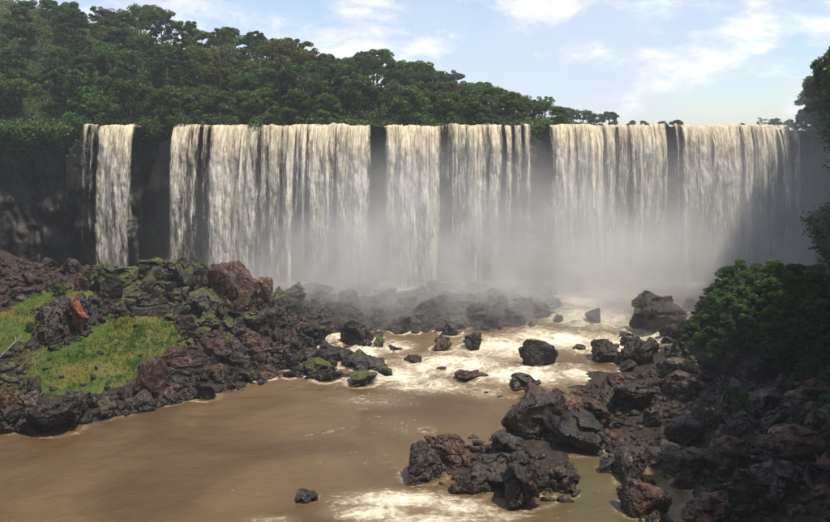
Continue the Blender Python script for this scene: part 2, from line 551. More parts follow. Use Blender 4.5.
# right bank
for px, py, z in ((505, 390, -0.3), (505, 425, -0.2), (520, 450, 0.0), (560, 455, 0.1), (610, 448, 0.2), (620, 480, 0.3), (628, 520, 0.5), (600, 380, 0.3), (612, 400, 1.2), (618, 425, 1.2), (640, 385, 1.0), (630, 370, 0.3), (655, 345, 0.0), (690, 315, 0.5), (740, 295, 1)):
    c_z(px, py, z)
for px, py, Y in ((560, 420, 106.5), (640, 400, 109), (640, 440, 96), (700, 440, 92), (660, 500, 81), (720, 400, 106), (700, 380, 114), (760, 370, 120), (740, 340, 135), (780, 320, 150),
                  (780, 430, 90), (830, 430, 84), (740, 500, 77), (830, 490, 73), (700, 560, 68), (830, 380, 108), (880, 350, 115), (900, 450, 78), (850, 310, 160)):
    c_y(px, py, Y)
ctrl += [(-95, 60, 3), (-70, 20, 1), (60, 20, 2), (-60, -30, 0), (60, -30, 0), (-118, 130, 9), (-118, 190, 4), (105, 195, 3), (105, 150, 8), (85, 100, 10)]
ctrl = np.array(ctrl)
# smooth radial interpolation with a little regularisation
CS = ctrl[:, :2] / 50
K = lambda A: np.sqrt(((A[:, None, :] - CS[None]) ** 2).sum(-1) + 0.01)
KM = K(CS)
KM = -KM
nC = len(ctrl)
Amat = np.zeros((nC + 3, nC + 3))
Amat[:nC, :nC] = KM + np.eye(nC) * 0.03
Amat[:nC, nC] = 1
Amat[:nC, nC + 1:] = CS
Amat[nC, :nC] = 1
Amat[nC + 1:, :nC] = CS.T
wts = np.linalg.solve(Amat, np.r_[ctrl[:, 2], 0, 0, 0])


def ground(x, y):
    x = np.atleast_1d(np.asarray(x, float))
    y = np.atleast_1d(np.asarray(y, float))
    A = np.stack([x, y], -1) / 50
    z = np.concatenate([-(K(A[i:i + 20000])) @ wts[:nC] for i in range(0, len(A), 20000)]) + wts[nC] + A @ wts[nC + 1:]
    P = np.stack([x, y, 0 * x], -1)
    land = sstep(z, -0.8, 2.5)
    z = z + land * (0.9 * fbm(P * 0.12, 4, 41) + 0.35 * fbm(P * 0.7, 3, 43))
    return z


def hit(px, py):
    """ray from the viewpoint down to the gorge floor"""
    d = ray(px, py)
    t = np.arange(55, 215, 0.4)
    p = t[:, None] * d[None]
    p[:, 2] += H
    g = np.maximum(ground(p[:, 0], p[:, 1]), WL(p[:, 0], p[:, 1]) - 0.3)
    k = np.nonzero(p[:, 2] <= g)[0]
    if not len(k):
        return None
    q = p[k[0]]
    return np.array([q[0], q[1], g[k[0]]])


def WL(x, y):
    return 1.0 * sstep(np.asarray(y, float), 126, 172)


gx = np.arange(-118, 104.1, 0.62)
gy = np.arange(-30, 206, 0.62)
GX, GY = np.meshgrid(gx, gy, indexing='ij')
GZ = ground(GX.ravel(), GY.ravel()).reshape(GX.shape)


def in_poly(poly, px, py):
    poly = np.asarray(poly, float)
    ins = np.zeros(np.shape(px), bool)
    j = len(poly) - 1
    for i in range(len(poly)):
        xi, yi = poly[i]
        xj, yj = poly[j]
        c = ((yi > py) != (yj > py)) & (px < (xj - xi) * (py - yi) / (yj - yi + 1e-9) + xi)
        ins ^= c
        j = i
    return ins


def plan(poly, dflt=None):
    """outline given on the picture plan -> outline on the gorge floor"""
    o = []
    for px, py in poly:
        p = hit(px, py)
        if p is not None:
            o.append(p[:2])
    return np.array(o)


TURF = [plan(q) for q in ([(100, 316), (165, 318), (190, 340), (180, 362), (150, 372), (100, 350)], [(30, 352), (60, 342), (110, 318), (160, 322), (172, 350), (150, 372), (110, 392), (60, 396), (25, 388)],
                          [(-60, 330), (0, 315), (40, 290), (90, 282), (95, 300), (60, 318), (25, 345), (-60, 370)],
                          [(85, 275), (150, 264), (180, 272), (175, 292), (120, 295)], [(180, 262), (205, 262), (200, 285), (178, 285)])]
gr = np.zeros(GX.shape)
for q in TURF:
    gr = np.maximum(gr, in_poly(q, GX, GY).astype(float))
for _ in range(9):
    gr = (gr + np.roll(gr, 1, 0) + np.roll(gr, -1, 0) + np.roll(gr, 1, 1) + np.roll(gr, -1, 1)) / 5
me = mesh_np('ground', np.stack([GX, GY, GZ], -1).reshape(-1, 3), grid_faces(len(gx), len(gy)), True)
attr(me, 'grass', np.clip(gr.ravel(), 0, 1))
tag(obj('ground', me, M['ground']), kind='structure')

# ------------------------------------------------------------------ pool and rapids
WX, WY = np.meshgrid(np.arange(-70, 96, 0.5), np.arange(-20, 200.6, 0.5), indexing='ij')
wx, wy = WX.ravel(), WY.ravel()
foam = np.zeros(len(wx))
for px, py, sx, sy, a in ((600, 293, 30, 9, 1.1), (575, 300, 26, 10, 1.0), (590, 318, 45, 10, 1.0), (560, 338, 60, 9, 1.0), (610, 345, 30, 9, 1.0), (500, 345, 50, 10, 0.95),
                          (450, 362, 55, 10, 1.0), (400, 372, 40, 9, 0.9), (520, 372, 55, 9, 1.0), (580, 372, 30, 9, 0.9), (430, 386, 50, 8, 0.75), (480, 392, 30, 7, 0.5),
                          (345, 336, 24, 6, 0.9), (365, 350, 22, 7, 0.85), (395, 345, 20, 6, 0.8), (375, 400, 45, 9, 0.42), (400, 425, 45, 14, 0.30), (330, 430, 60, 14, 0.24), (350, 460, 70, 14, 0.22), (280, 470, 60, 12, 0.16), (240, 500, 60, 10, 0.16),
                          (400, 500, 60, 9, 0.92), (375, 512, 50, 8, 0.8), (460, 508, 40, 8, 0.75), (430, 520, 70, 8, 0.8), (500, 516, 35, 8, 0.55), (270, 520, 30, 5, 0.5), (640, 330, 24, 10, 0.9), (400, 293, 22, 3, 0.8), (400, 283, 160, 6, 0.8), (660, 283, 90, 6, 0.9),
                          (10, 434, 25, 3, 0.35), (600, 384, 30, 4, 0.6)):
    c = at_z(px, py, 0.5 if py < 380 else 0)
    rx = sx * c[1] / 807
    ry = abs(at_z(px, py + sy, 0)[1] - at_z(px, py - sy, 0)[1]) / 2
    d = ((wx - c[0]) / rx) ** 2 + ((wy - c[1]) / ry) ** 2
    foam = np.maximum(foam, a * np.exp(-d * 0.7))
gz = ground(wx, wy)
wl = WL(wx, wy)
P3 = np.stack([wx, wy, 0 * wx], -1)
rough = np.clip(foam, 0, 1) * sstep(wy, 95, 130) + 0.12
wz = wl + rough * (0.7 * fbm(P3 * np.array([0.28, 0.5, 1]), 4, 51) + 0.05) + 0.03 * fbm(P3 * 0.9, 3, 53)
me = mesh_np('river_pool', np.stack([wx, wy, wz], -1), grid_faces(*WX.shape), True)
attr(me, 'foam', foam)
POOL = me
attr(me, 'shallow', 0.8 * sstep(gz - wl, -1.3, -0.3) * sstep(wx, 8, 18) * (1 - sstep(wy, 100, 115)))
tag(obj('river_pool', me, M['water']), kind='structure')

# the river above the brink
ux = np.arange(-84, 95, 1.2)
uo = np.array([-0.2, 0.8, 2, 4, 8, 14, 22, 40, 80])
UX, UO = np.meshgrid(ux, uo, indexing='ij')
UY = cliff_y(UX.ravel()).reshape(UX.shape) * 1.0 + UO
UZ = LIPZ - 0.55 + 0.12 * fbm(np.stack([UX.ravel() * 0.6, UY.ravel() * 0.6, 0 * UX.ravel()], -1), 3, 61).reshape(UX.shape)
me = mesh_np('upper_river', np.stack([UX, UY, UZ], -1).reshape(-1, 3), grid_faces(len(ux), len(uo)), True)
attr(me, 'foam', 0.3 + 0.5 * (1 - sstep(UO.ravel(), 0, 6)))
attr(me, 'shallow', np.zeros(UX.size))
tag(obj('upper_river', me, M['water']), kind='structure')


# ------------------------------------------------------------------ waterfalls
def strand_mesh(name, pa, pb, spread, dens, fwd, bulge, v0=2.4, seed=0, du=0.3, dv=0.45, zend=-0.5, rag=0.25, length=1.0, fade=0.35):
    """a sheet of falling water between lip pixels pa..pb"""
    Ya = 199.0
    xa, xb = X200(pa), X200(pb)
    wdt = xb - xa
    nu = max(6, int(wdt / du))
    U = np.linspace(0, 1, nu)
    # path: glide up to the brink, bend over and fall
    fall = (LIPZ - zend) * length
    s = np.r_[np.array([-3.0, -2.0, -1.2, -0.6]), np.linspace(0, 1, int(fall / dv)) ** 1.0 * fall]
    h = np.maximum(s, 0)
    tt = np.sqrt(2 * h / 9.81)
    nvv = len(s)
    UU, HH = np.meshgrid(U, h, indexing='ij')
    _, SS = np.meshgrid(U, s, indexing='ij')
    _, TT = np.meshgrid(U, tt, indexing='ij')
    frac = HH / (LIPZ - zend)
    xc = (xa + xb) / 2
    # sideways wander and widening
    wand = 0.5 * vnoise(np.stack([HH.ravel() * 0.05 + seed, 0 * HH.ravel(), 0 * HH.ravel()], -1), seed).reshape(HH.shape) * frac
    X = xc + (UU - 0.5) * wdt * (1 + spread * frac) + wand + frac * (-1.0 if pa < 300 else 0.0)
    y0 = cliff_y(X.ravel()).reshape(X.shape) * 0.6 + 0.4 * float(np.min(cliff_y(np.linspace(xa, xb, 9))))
    q = np.stack([X.ravel() * 0.8, HH.ravel() * 0.16, np.full(X.size, seed * 1.7)], -1)
    nz = fbm(q, 4, 71).reshape(X.shape)
    q2 = np.stack([X.ravel() * 2.2, HH.ravel() * 0.6, np.full(X.size, seed * 1.7)], -1)
    nz2 = fbm(q2, 3, 73).reshape(X.shape)
    vloc = v0 * (1 + 0.10 * vnoise(np.stack([X.ravel() * 0.5, 0 * X.ravel(), 0 * X.ravel() + seed], -1), 75).reshape(X.shape))
    bul = bulge * (1 - (2 * UU - 1) ** 2) * np.minimum(1, 0.25 + HH / 8)
    Y = y0 - 0.45 - vloc * TT - bul - fwd * np.minimum(1, HH / 5) + np.where(SS < 0, -SS * 1.0 + 0.35, 0) + (nz * 0.55 + nz2 * 0.22) * np.minimum(1, 0.15 + HH / 6)
    Z = LIPZ + 0.28 * fbm(np.stack([X.ravel() * 0.22, 0 * X.ravel(), 0 * X.ravel()], -1), 2, 79).reshape(X.shape) - HH - np.where(SS < 0, 0.05, 0) + 0.22 * nz * np.exp(-HH * 0.4) - 0.15
    V = np.stack([X, Y, Z], -1).reshape(-1, 3)
    me = mesh_np(name, V, grid_faces(nu, nvv), True)
    edge = np.minimum(1, np.minimum(UU, 1 - UU) * wdt / (0.35 + rag * wdt * 0.5))
    D = dens * 1.0 + (edge - 1) * 0.9
    D = D + 0.32 * np.exp(-HH / 2.5)                      # solid green-white water right at the brink
    D = D - fade * sstep(frac, 0.12, 0.9)                 # breaks up as it falls
    if length < 1:
        D = D - 1.2 * sstep(frac, length * 0.5, length)
    attr(me, 'dens', D.ravel())
    uvl = me.uv_layers.new(name='flow')
    uvv = np.stack([X + seed * 13.1, HH + seed * 5.3], -1).reshape(-1, 2).astype(np.float32)
    li = np.empty(len(me.loops), np.int32)
    me.loops.foreach_get('vertex_index', li)
    uvl.data.foreach_set('uv', uvv[li].ravel())
    uvd = me.uv_layers.new(name='drop')
    uvd.data.foreach_set('uv', np.stack([X, HH], -1).reshape(-1, 2).astype(np.float32)[li].ravel())
    return me


FALLS = [
    ('faint thin trickle of water down dark cliff beside narrow white column fall', [(81, 99, 0.16)], [(87, 4, 0.55), (95, 5, 0.5)]),
    ('narrow single white column of falling water below the forest, by the dark cliff', [(100, 135, 0.5)], [(107, 14, 0.95), (119, 15, 0.85), (129, 13, 0.9)]),
    ('slender partly see-through waterfall between a dark gap and the broad bright cascade', [(172, 200, 0.22)], [(178, 11, 0.95), (186, 9, 0.75), (195, 12, 0.5), (206, 7, 0.45)]),
    ('broad bright cream cascade below forest, ending at narrow dark slot in the cliff', [(213, 371, 0.28)],
     [(224, 22, 1.05), (238, 14, 0.8), (250, 16, 0.8), (266, 8, 0.65), (276, 12, 0.85), (290, 12, 0.75), (304, 9, 0.55), (318, 16, 0.98), (331, 10, 0.7), (343, 12, 0.8), (358, 20, 1.08)]),
    ('wide cascade between two dark cliff slots, its foot lost in thick spray', [(386, 500, 0.2)],
     [(394, 15, 0.95), (407, 16, 0.95), (421, 18, 0.95), (434, 10, 0.95), (455, 8, 0.6), (462, 10, 0.65), (474, 13, 0.95), (484, 8, 0.6), (495, 12, 0.95), (508, 7, 0.9), (518, 7, 0.65), (527, 6, 0.9)]),
    ('tall cascade with foaming rapids at its foot, under open sky', [(552, 667, 0.24)],
     [(559, 14, 1.0), (570, 12, 0.95), (582, 12, 0.85), (594, 16, 1.0), (610, 10, 0.7), (623, 10, 0.65), (636, 12, 0.8), (648, 12, 0.8), (660, 12, 0.8)]),
    ('cascade beside the steep wooded gorge wall, half in its shade', [(670, 799, 0.12)],
     [(690, 12, 0.85), (704, 14, 1.05), (718, 16, 0.95), (731, 13, 0.95), (746, 9, 0.7), (758, 8, 0.7), (770, 11, 0.7), (784, 9, 0.65), (794, 8, 0.6)]),
]
for fi, (lab, sheets, strands) in enumerate(FALLS):
    pm = (sheets[0][0] + sheets[0][1]) / 2
    root = obj('waterfall', None)
    tag(root, lab, 'waterfall', 'curtains of water over the brink')
    for k, (a, b, d) in enumerate(sheets):
        obj('veil', strand_mesh('veil', a, b, 0.03, d, 0.0, 0.3, v0=1.6, seed=fi * 31 + k, du=0.4, dv=0.6, rag=0.04, fade=0.25), M['fall_back'], root)
    for k, (c, wd, d) in enumerate(strands):
        sd = fi * 31 + 5 + k
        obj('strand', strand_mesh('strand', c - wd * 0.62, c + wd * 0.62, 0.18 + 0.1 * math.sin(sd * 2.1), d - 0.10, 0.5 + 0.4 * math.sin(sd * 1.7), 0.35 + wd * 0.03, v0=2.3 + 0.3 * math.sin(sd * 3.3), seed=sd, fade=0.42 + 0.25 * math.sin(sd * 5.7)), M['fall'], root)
    lo_, hi_ = sheets[0][0], sheets[0][1]
    rs = random.Random(fi + 40)
    for k in range(int((hi_ - lo_) / 7.5) if hi_ - lo_ > 20 else 0):
        sd = fi * 31 + 60 + k
        c, wd = rs.uniform(lo_ + 3, hi_ - 3), rs.uniform(2.0, 5.5)
        obj('strand', strand_mesh('strand', c - wd * 0.5, c + wd * 0.5, 0.25, rs.uniform(0.6, 1.15), rs.uniform(0.4, 1.6), 0.3, v0=rs.uniform(1.9, 3.2), seed=sd, du=0.22, fade=rs.uniform(0.0, 1.0)), M['fall'], root)


# ------------------------------------------------------------------ boulders
def boulder_mesh(seed, npts=16, asp=(1, 1, 0.75), sub=5, rough=0.04, spiky=0.0):
    rg = np.random.default_rng(seed)
    p = rg.normal(size=(npts, 3))
    p /= np.linalg.norm(p, axis=1, keepdims=True)
    p *= (0.8 + 0.35 * rg.random((npts, 1)))
    if spiky:
        p[0] = (0.25, 0.1, 1.2)
        p[1] = (-0.45, 0.2, 0.9)
        p[2] = (0.3, 0.5, 0.85)
    bm = bmesh.new()
    for v in p:
        bm.verts.new(v)
    r = bmesh.ops.convex_hull(bm, input=bm.verts)
    bmesh.ops.delete(bm, geom=[g for g in r['geom_interior'] if isinstance(g, bmesh.types.BMVert)], context='VERTS')
    bmesh.ops.dissolve_limit(bm, angle_limit=0.35, verts=bm.verts, edges=bm.edges)
    bmesh.ops.bevel(bm, geom=list(bm.edges), offset=0.07, segments=1, affect='EDGES', profile=0.6, clamp_overlap=True)
    bmesh.ops.triangulate(bm, faces=bm.faces)
    for _ in range(sub):
        le = [e for e in bm.edges if e.calc_length() > 0.085]
        if not le:
            break
        bmesh.ops.subdivide_edges(bm, edges=le, cuts=1)
        bmesh.ops.triangulate(bm, faces=[f for f in bm.faces if len(f.verts) > 3])
    bm.normal_update()
    co = np.array([v.co[:] for v in bm.verts])
    no = np.array([v.normal[:] for v in bm.verts])
    d = rough * (1.3 * fbm(co * 1.7 + seed * 3.1, 4, seed) + 0.55 * np.abs(vnoise(co * 5.1 + seed, seed + 3)))
    # broken facets: cells of the surface pushed in or out and tilted
    sd_ = rg.normal(size=(34, 3))
    sd_ = sd_ / np.linalg.norm(sd_, axis=1, keepdims=True)
    un = co / np.linalg.norm(co, axis=1, keepdims=True)
    un = un + 0.10 * np.stack([vnoise(co * 3.0 + 5 * k_, seed + 20 + k_) for k_ in range(3)], -1)
    cell = np.argmax(un @ sd_.T, axis=1)
    amp = (0.5, 0.8, 1.1)[seed % 3]
    offc = rg.normal(size=34) * 0.036 * amp
    tl = rg.normal(size=(34, 3)) * 0.17 * amp
    d = d + offc[cell] + np.sum((un - sd_[cell]) * tl[cell], axis=1)
    # a few cracks
    cr = np.abs(vnoise(co * 1.9 + seed * 7.7, seed + 9))
    d = d - 0.09 * (1 - sstep(cr, 0.0, 0.09))
    co = co + no * d[:, None]
    co *= np.array(asp)
    for v, c in zip(bm.verts, co):
        v.co = c
    me = bpy.data.meshes.new('boulder')
    bm.to_mesh(me)
    bm.free()
    # unit size: x width 1, base at z = 0
    xyz = np.array([v.co[:] for v in me.vertices])
    lo, hi = xyz.min(0), xyz.max(0)
    xyz = (xyz - (lo + hi) / 2) / (hi[0] - lo[0])
    xyz[:, 2] -= xyz[:, 2].min()
    me.vertices.foreach_set('co', xyz.astype(np.float32).ravel())
    me.update()
    zz = float(xyz[:, 2].max())
    return me, zz


BLK = [boulder_mesh(100 + i, npts=random.choice((11, 13, 16, 20)), asp=(1, random.uniform(0.7, 1.0), random.uniform(0.55, 0.95))) for i in range(14)]
SPK = [boulder_mesh(300 + i, npts=12, asp=(1, 0.75, 1.0), spiky=1.0) for i in range(4)]
_mcache = {}


def boulder_data(kind, i, mat):
    key = (kind, i, mat)
    if key not in _mcache:
        src, zz = (BLK if kind == 'b' else SPK)[i]
        me = src.copy()
        me.materials.clear()
        me.materials.append(M[mat])
        _mcache[key] = (me, zz)
    return _mcache[key]


PLACED = []


def boulder(pos, wid, hgt, mat, label, group=None, kind='b', i=None, rot=None, sink=0.25, tilt=0.12, name='boulder'):
    i = random.randrange(len(BLK if kind == 'b' else SPK)) if i is None else i
    me, zz = boulder_data(kind, i, mat)
    o = bpy.data.objects.new(name, me)
    COL.objects.link(o)
    sz = hgt * (1 + sink) / zz
    o.scale = (wid, wid * random.uniform(0.8, 1.1), sz)
    o.rotation_euler = (random.uniform(-tilt, tilt), random.uniform(-tilt, tilt), random.uniform(0, 6.283) if rot is None else rot)
    o.location = (pos[0], pos[1], pos[2] - hgt * sink)
    tag(o, label, 'boulder', group)
    PLACED.append((pos[0], pos[1], wid * 0.5))
    return o


def boulder_px(px, py, wpx, hpx, mat, label, group=None, **kw):
    """px, py: middle of the foot"""
    p = hit(px, py)
    s = p[1] / 800
    w_ = wpx * s
    p = p + np.array([0, w_ * 0.35, 0])
    g = max(float(ground(p[0], p[1])[0]), float(WL(p[0], p[1])) - 0.4)
    p[2] = min(g, p[2] + 0.6)
    return boulder(p, w_, hpx * s * 0.98, mat, label, group, **kw)


G_RAP = 'rocks standing in the rapids'
SINGLE = [
    (540, 370, 42, 30, 'rock_dark', 'big rounded dark boulder standing alone in the foaming rapids'),
    (473, 383, 40, 11, 'rock_red', 'long flat low brown rock lying in foam where rapids enter the pool'),
    (523, 391, 40, 17, 'rock_dark', 'dark wedge rock at the pool edge just below the big rounded boulder'),
    (443, 354, 30, 20, 'rock_grey', 'grey-brown sloping boulder in the rapids beside a smaller upright one'),
    (471, 350, 17, 18, 'rock_grey', 'small upright boulder in the rapids beside a sloping grey-brown one'),
    (413, 364, 21, 9, 'rock_grey', 'small low rock in the pale foam upstream of the brown pool'),
    (596, 325, 22, 17, 'rock_grey', 'squat misty boulder in the white water below the tall cascade'),
    (368, 373, 38, 17, 'rock_dark', 'blocky dark boulder with white water behind it at the pool head'),
    (361, 389, 40, 15, 'rock_moss', 'low mossy dark boulder in the pool just below the blocky one'),
    (307, 505, 24, 12, 'rock_dark', 'lone small dark rock poking out of the brown pool'),
    (427, 435, 18, 4, 'rock_dark', 'thin dark sliver of rock barely above the brown pool'),
]
for px, py, a, b, mt, lab in SINGLE:
    boulder_px(px, py, a, b, mt, lab, G_RAP, tilt=0.06)
for px, py, a, b in ((395, 352, 15, 6), (441, 372, 11, 5), (487, 396, 11, 5), (500, 400, 9, 4), (514, 401, 9, 4), (625, 341, 16, 9), (580, 352, 14, 7), (400, 336, 16, 8), (350, 352, 14, 6), (560, 322, 16, 8)):
    boulder_px(px, py, a, b, 'rock_grey', 'small dark stone half drowned in the pale rapids', 'small stones in the rapids', tilt=0.06)
# rocks of the near island in the pool and the pointed bank end
ISL = [
    (424, 487, 58, 42, 'rock_dark', 's', 'sharp pyramid-shaped dark rock standing in the pool beside a streak of foam'),
    (447, 468, 56, 32, 'rock_red', 'b', 'dark reddish block behind the pyramid-shaped rock in the pool'),
    (474, 502, 48, 27, 'rock_dark', 'b', 'low dark rock in the pool between the pyramid rock and the jagged one'),
    (530, 508, 72, 56, 'rock_dark', 'b', 'jagged dark rock with pale upright face at the end of the near island'),
    (500, 492, 46, 30, 'rock_grey', 'b', 'grey block leaning on the jagged dark rock of the near island'),
    (560, 501, 44, 30, 'rock_dark', 's', 'dark fin of rock jutting into the shallow green water'),
    (510, 464, 50, 26, 'rock_dark', 'b', 'dark block at the water line below the pinkish outcrop'),
    (538, 440, 72, 44, 'rock_dark', 'b', 'large dark block on pool edge under the pinkish rubble'),
    (578, 455, 76, 36, 'rock_dark', 'b', 'wide dark block above the shallow green water'),
    (568, 428, 60, 40, 'rock_red', 's', 'pinkish-brown sunlit outcrop of broken rock over the pool'),
    (594, 436, 46, 32, 'rock_red', 'b', 'pinkish-brown split block next to the sunlit outcrop'),
    (545, 412, 46, 24, 'rock_red', 'b', 'reddish block on the upstream side of the pinkish outcrop'),
    (612, 476, 24, 18, 'rock_dark', 'b', 'small dark rock at the head of shallow green inlet'),
]
for px, py, a, b, mt, kd, lab in ISL:
    boulder_px(px, py, a, b, mt, lab, 'rocks of the near island and bank end', kind=kd, tilt=0.2)
# left mound
MND = [
    (140, 322, 62, 50, 'rock_moss', 'b', 'huge dark block with moss-green top above the grassy bank'),
    (112, 300, 40, 28, 'rock_moss', 'b', 'mossy block between the rust-red rock and the huge dark block'),
    (188, 300, 44, 40, 'rock_moss', 'b', 'mossy block on crest of mound below the slender waterfall'),
    (232, 312, 50, 46, 'rock_red', 'b', 'large red-brown boulder on the mound crest in front of broad cascade'),
    (205, 322, 34, 30, 'rock_moss', 'b', 'moss-topped boulder at the foot of large red-brown one on the mound'),
    (258, 312, 32, 30, 'rock_red', 'b', 'rounded red-tinted boulder at the falls end of the mound'),
    (268, 342, 36, 30, 'rock_grey', 'b', 'grey boulder with pale top low on the end of the mound'),
    (45, 345, 50, 34, 'rock_dark', 'b', 'dark shadowed block beside the rust-red rock, grass on both sides'),
    (58, 328, 40, 26, 'rock_dark', 'b', 'dark block behind the rust-red rock on the grassy mound'),
    (77, 336, 21, 36, 'rock_rust', 'b', 'upright rust-red rock standing on the grassy mound'),
    (78, 292, 18, 18, 'rock_red', 'b', 'small brown rock perched above the upright rust-red one'),
    (150, 400, 46, 38, 'rock_red', 'b', 'reddish-purple boulder at the edge of the grass above the pool'),
    (52, 438, 56, 34, 'rock_dark', 'b', 'dark boulder jutting furthest into pool below the grassy bank'),
    (30, 398, 26, 18, 'rock_grey', 'b', 'pale-faced rock at the lower corner of the grassy bank'),
    (75, 408, 22, 16, 'rock_red', 'b', 'pinkish rock at the lower edge of the grass'),
    (105, 290, 40, 22, 'rock_moss', 'b', 'low mossy rock on mound under the narrow column fall'),
    (165, 283, 40, 22, 'rock_moss', 'b', 'yellow-green mossy hump under dark gap between two thin falls'),
]
for px, py, a, b, mt, kd, lab in MND:
    boulder_px(px, py, a, b, mt, lab, 'large rocks of the grassy mound', kind=kd)

ZONES = [
    ('rubble boulder on the pool shore below the grassy mound', 'shore rubble below the mound', 62, (11, 36), ('rock_dark', 'rock_dark', 'rock_red', 'rock_grey'),
     [(0, 400), (60, 405), (130, 392), (170, 370), (205, 340), (240, 345), (290, 352), (330, 362), (330, 382), (285, 378), (240, 395), (180, 406), (75, 428), (60, 438), (0, 435)]),
    ('broken boulder on the slope where mound meets falls', 'slope rubble of the mound', 26, (12, 30), ('rock_red', 'rock_moss', 'rock_moss', 'rock_dark'),
     [(175, 285), (215, 280), (280, 305), (310, 340), (250, 345), (190, 350), (165, 320)]),
    ('wet boulder in the heap at the foot of the broad cascades', 'heap at the foot of the falls', 84, (12, 30), ('rock_dark', 'rock_dark', 'rock_grey'),
     [(275, 300), (330, 289), (420, 287), (560, 289), (568, 316), (545, 330), (470, 334), (400, 342), (330, 338), (285, 345)]),
    ('boulder in the stream braids between the mound and the rapids', 'rocks between mound and rapids', 24, (14, 34), ('rock_dark', 'rock_dark', 'rock_moss'),
     [(290, 338), (345, 332), (395, 338), (388, 362), (385, 386), (335, 388), (300, 384)]),
    ('misty boulder by the white water under the tall cascade', 'misty rocks beside the rapids', 16, (14, 34), ('rock_dark', 'rock_grey'),
     [(600, 352), (640, 338), (650, 316), (690, 310), (700, 340), (680, 372), (610, 374)]),
    ('boulder in the shaded rubble of the bank opposite the grassy mound', 'rubble of the shaded bank', 58, (18, 52), ('rock_dark', 'rock_dark', 'rock_dark', 'rock_grey', 'rock_red'),
     [(585, 385), (690, 365), (720, 392), (840, 385), (840, 530), (628, 530), (618, 470), (600, 446), (590, 400)]),
    ('rock in the scree under the dark cliff beside the thin trickle', 'scree under the dark cliff', 14, (10, 28), ('rock_red', 'rock_grey'),
     [(0, 250), (30, 250), (50, 270), (75, 272), (95, 280), (60, 292), (30, 300), (0, 312)]),
]
BIGR = [
    (668, 338, 62, 46, 'rock_grey', 'wide grey boulder veiled in spray beside the bush-topped outcrop'),
    (640, 368, 40, 32, 'rock_dark', 'dark block at the water between veiled boulder and shaded bank'),
    (610, 364, 34, 24, 'rock_dark', 'dark block at the corner where rapids meet the shaded bank'),
    (682, 376, 44, 36, 'rock_moss', 'mossy dark block at the foot of the bush-topped outcrop'),
    (648, 522, 60, 40, 'rock_red', 'reddish-brown block at the water edge of the shaded bank'),
    (716, 530, 70, 30, 'rock_red', 'brown flat-topped block low on the shaded bank'),
    (800, 470, 70, 36, 'rock_red', 'long pinkish slab tilted on the shaded bank by the gorge wall'),
    (730, 480, 50, 40, 'rock_red', 'red-brown block among dark rubble on the shaded bank'),
    (770, 520, 80, 44, 'rock_dark', 'big black block on the shaded bank next to brown flat-topped one'),
    (690, 450, 50, 34, 'rock_dark', 'wide dark block midway up the shaded bank'),
]
for px, py, a, b, mt, lab in BIGR:
    boulder_px(px, py, a, b, mt, lab, 'large rocks of the shaded bank')
for lab, grp, n, (s0, s1), mats, poly in ZONES:
    pa = np.array(poly, float)
    lo, hi = pa.min(0), pa.max(0)
    k = 0
    tries = 0
    while k < n and tries < 6000:
        tries += 1
        px, py = random.uniform(lo[0], hi[0]), random.uniform(lo[1], hi[1])
        if not in_poly(pa, px, py):
            continue
        p = hit(px, py)
        if p is None:
            continue
        wpx = s0 + (s1 - s0) * random.random() ** 1.8
        w_ = wpx * p[1] / 800
        if any((p[0] - q[0]) ** 2 + (p[1] - q[1]) ** 2 < (0.48 * (w_ * 0.5 + q[2])) ** 2 for q in PLACED):
            continue
        mt = random.choice(mats)
        look = ('large ' if wpx > s0 + 0.5 * (s1 - s0) else 'small ') + {'rock_dark': 'blackish', 'rock_grey': 'grey-brown', 'rock_red': 'reddish-brown', 'rock_moss': 'mossy'}[mt]
        boulder(p, w_, w_ * (random.uniform(0.38, 0.6) if 'heap' in grp else random.uniform(0.45, 0.8)), mt, look + ' ' + lab, look + ' stones: ' + grp, kind='s' if random.random() < 0.12 else 'b', tilt=0.35)
        k += 1

for px, wd in ((228, 1.5), (282, 1.2), (444, 1.6), (604, 1.2), (99, 1.6), (236, 1.3), (139, 2.2), (171, 1.8), (303, 1.4), (372, 1.8), (384, 1.6), (503, 1.5), (513, 1.6), (552, 2.2), (633, 1.6), (667, 2.6), (680, 3.0), (745, 1.5)):
    xb_ = X200(px)
    boulder((xb_, float(cliff_y(xb_)[0]) + 0.6, LIPZ - 0.5), wd * 1.2, wd * 0.55, 'rock_dark', 'small dark rock on the very brink splitting the water', 'rocks on the brink')

# foam collars and wakes round the rocks that stand in the water
for bx_, by_, br_ in PLACED:
    if by_ > 196 or by_ < 60 or float(ground(bx_, by_)[0]) > float(WL(bx_, by_)) + 0.35:
        continue
    dx_, dy_ = wx - bx_, wy - by_
    dd_ = np.hypot(dx_, dy_)
    near_ = dd_ < 6 * br_ + 6
    amp = 0.75 if by_ > 118 else 0.42
    ring = amp * np.exp(-((dd_[near_] - br_ * 0.9) / 0.55) ** 2)
    al_ = dx_[near_] * -0.35 + dy_[near_] * -0.94
    la_ = dx_[near_] * 0.94 + dy_[near_] * -0.35
    wake = 0.55 * amp * np.exp(-(np.abs(np.abs(la_) - br_ * 0.8 - 0.1 * al_) / (0.3 * br_ + 0.25)) ** 2) * np.exp(-np.maximum(al_, 0) / (3 * br_ + 1)) * (al_ > 0)
    foam[near_] = np.maximum(foam[near_], np.maximum(ring, wake))
POOL.attributes['foam'].data.foreach_set('value', foam.astype(np.float32))

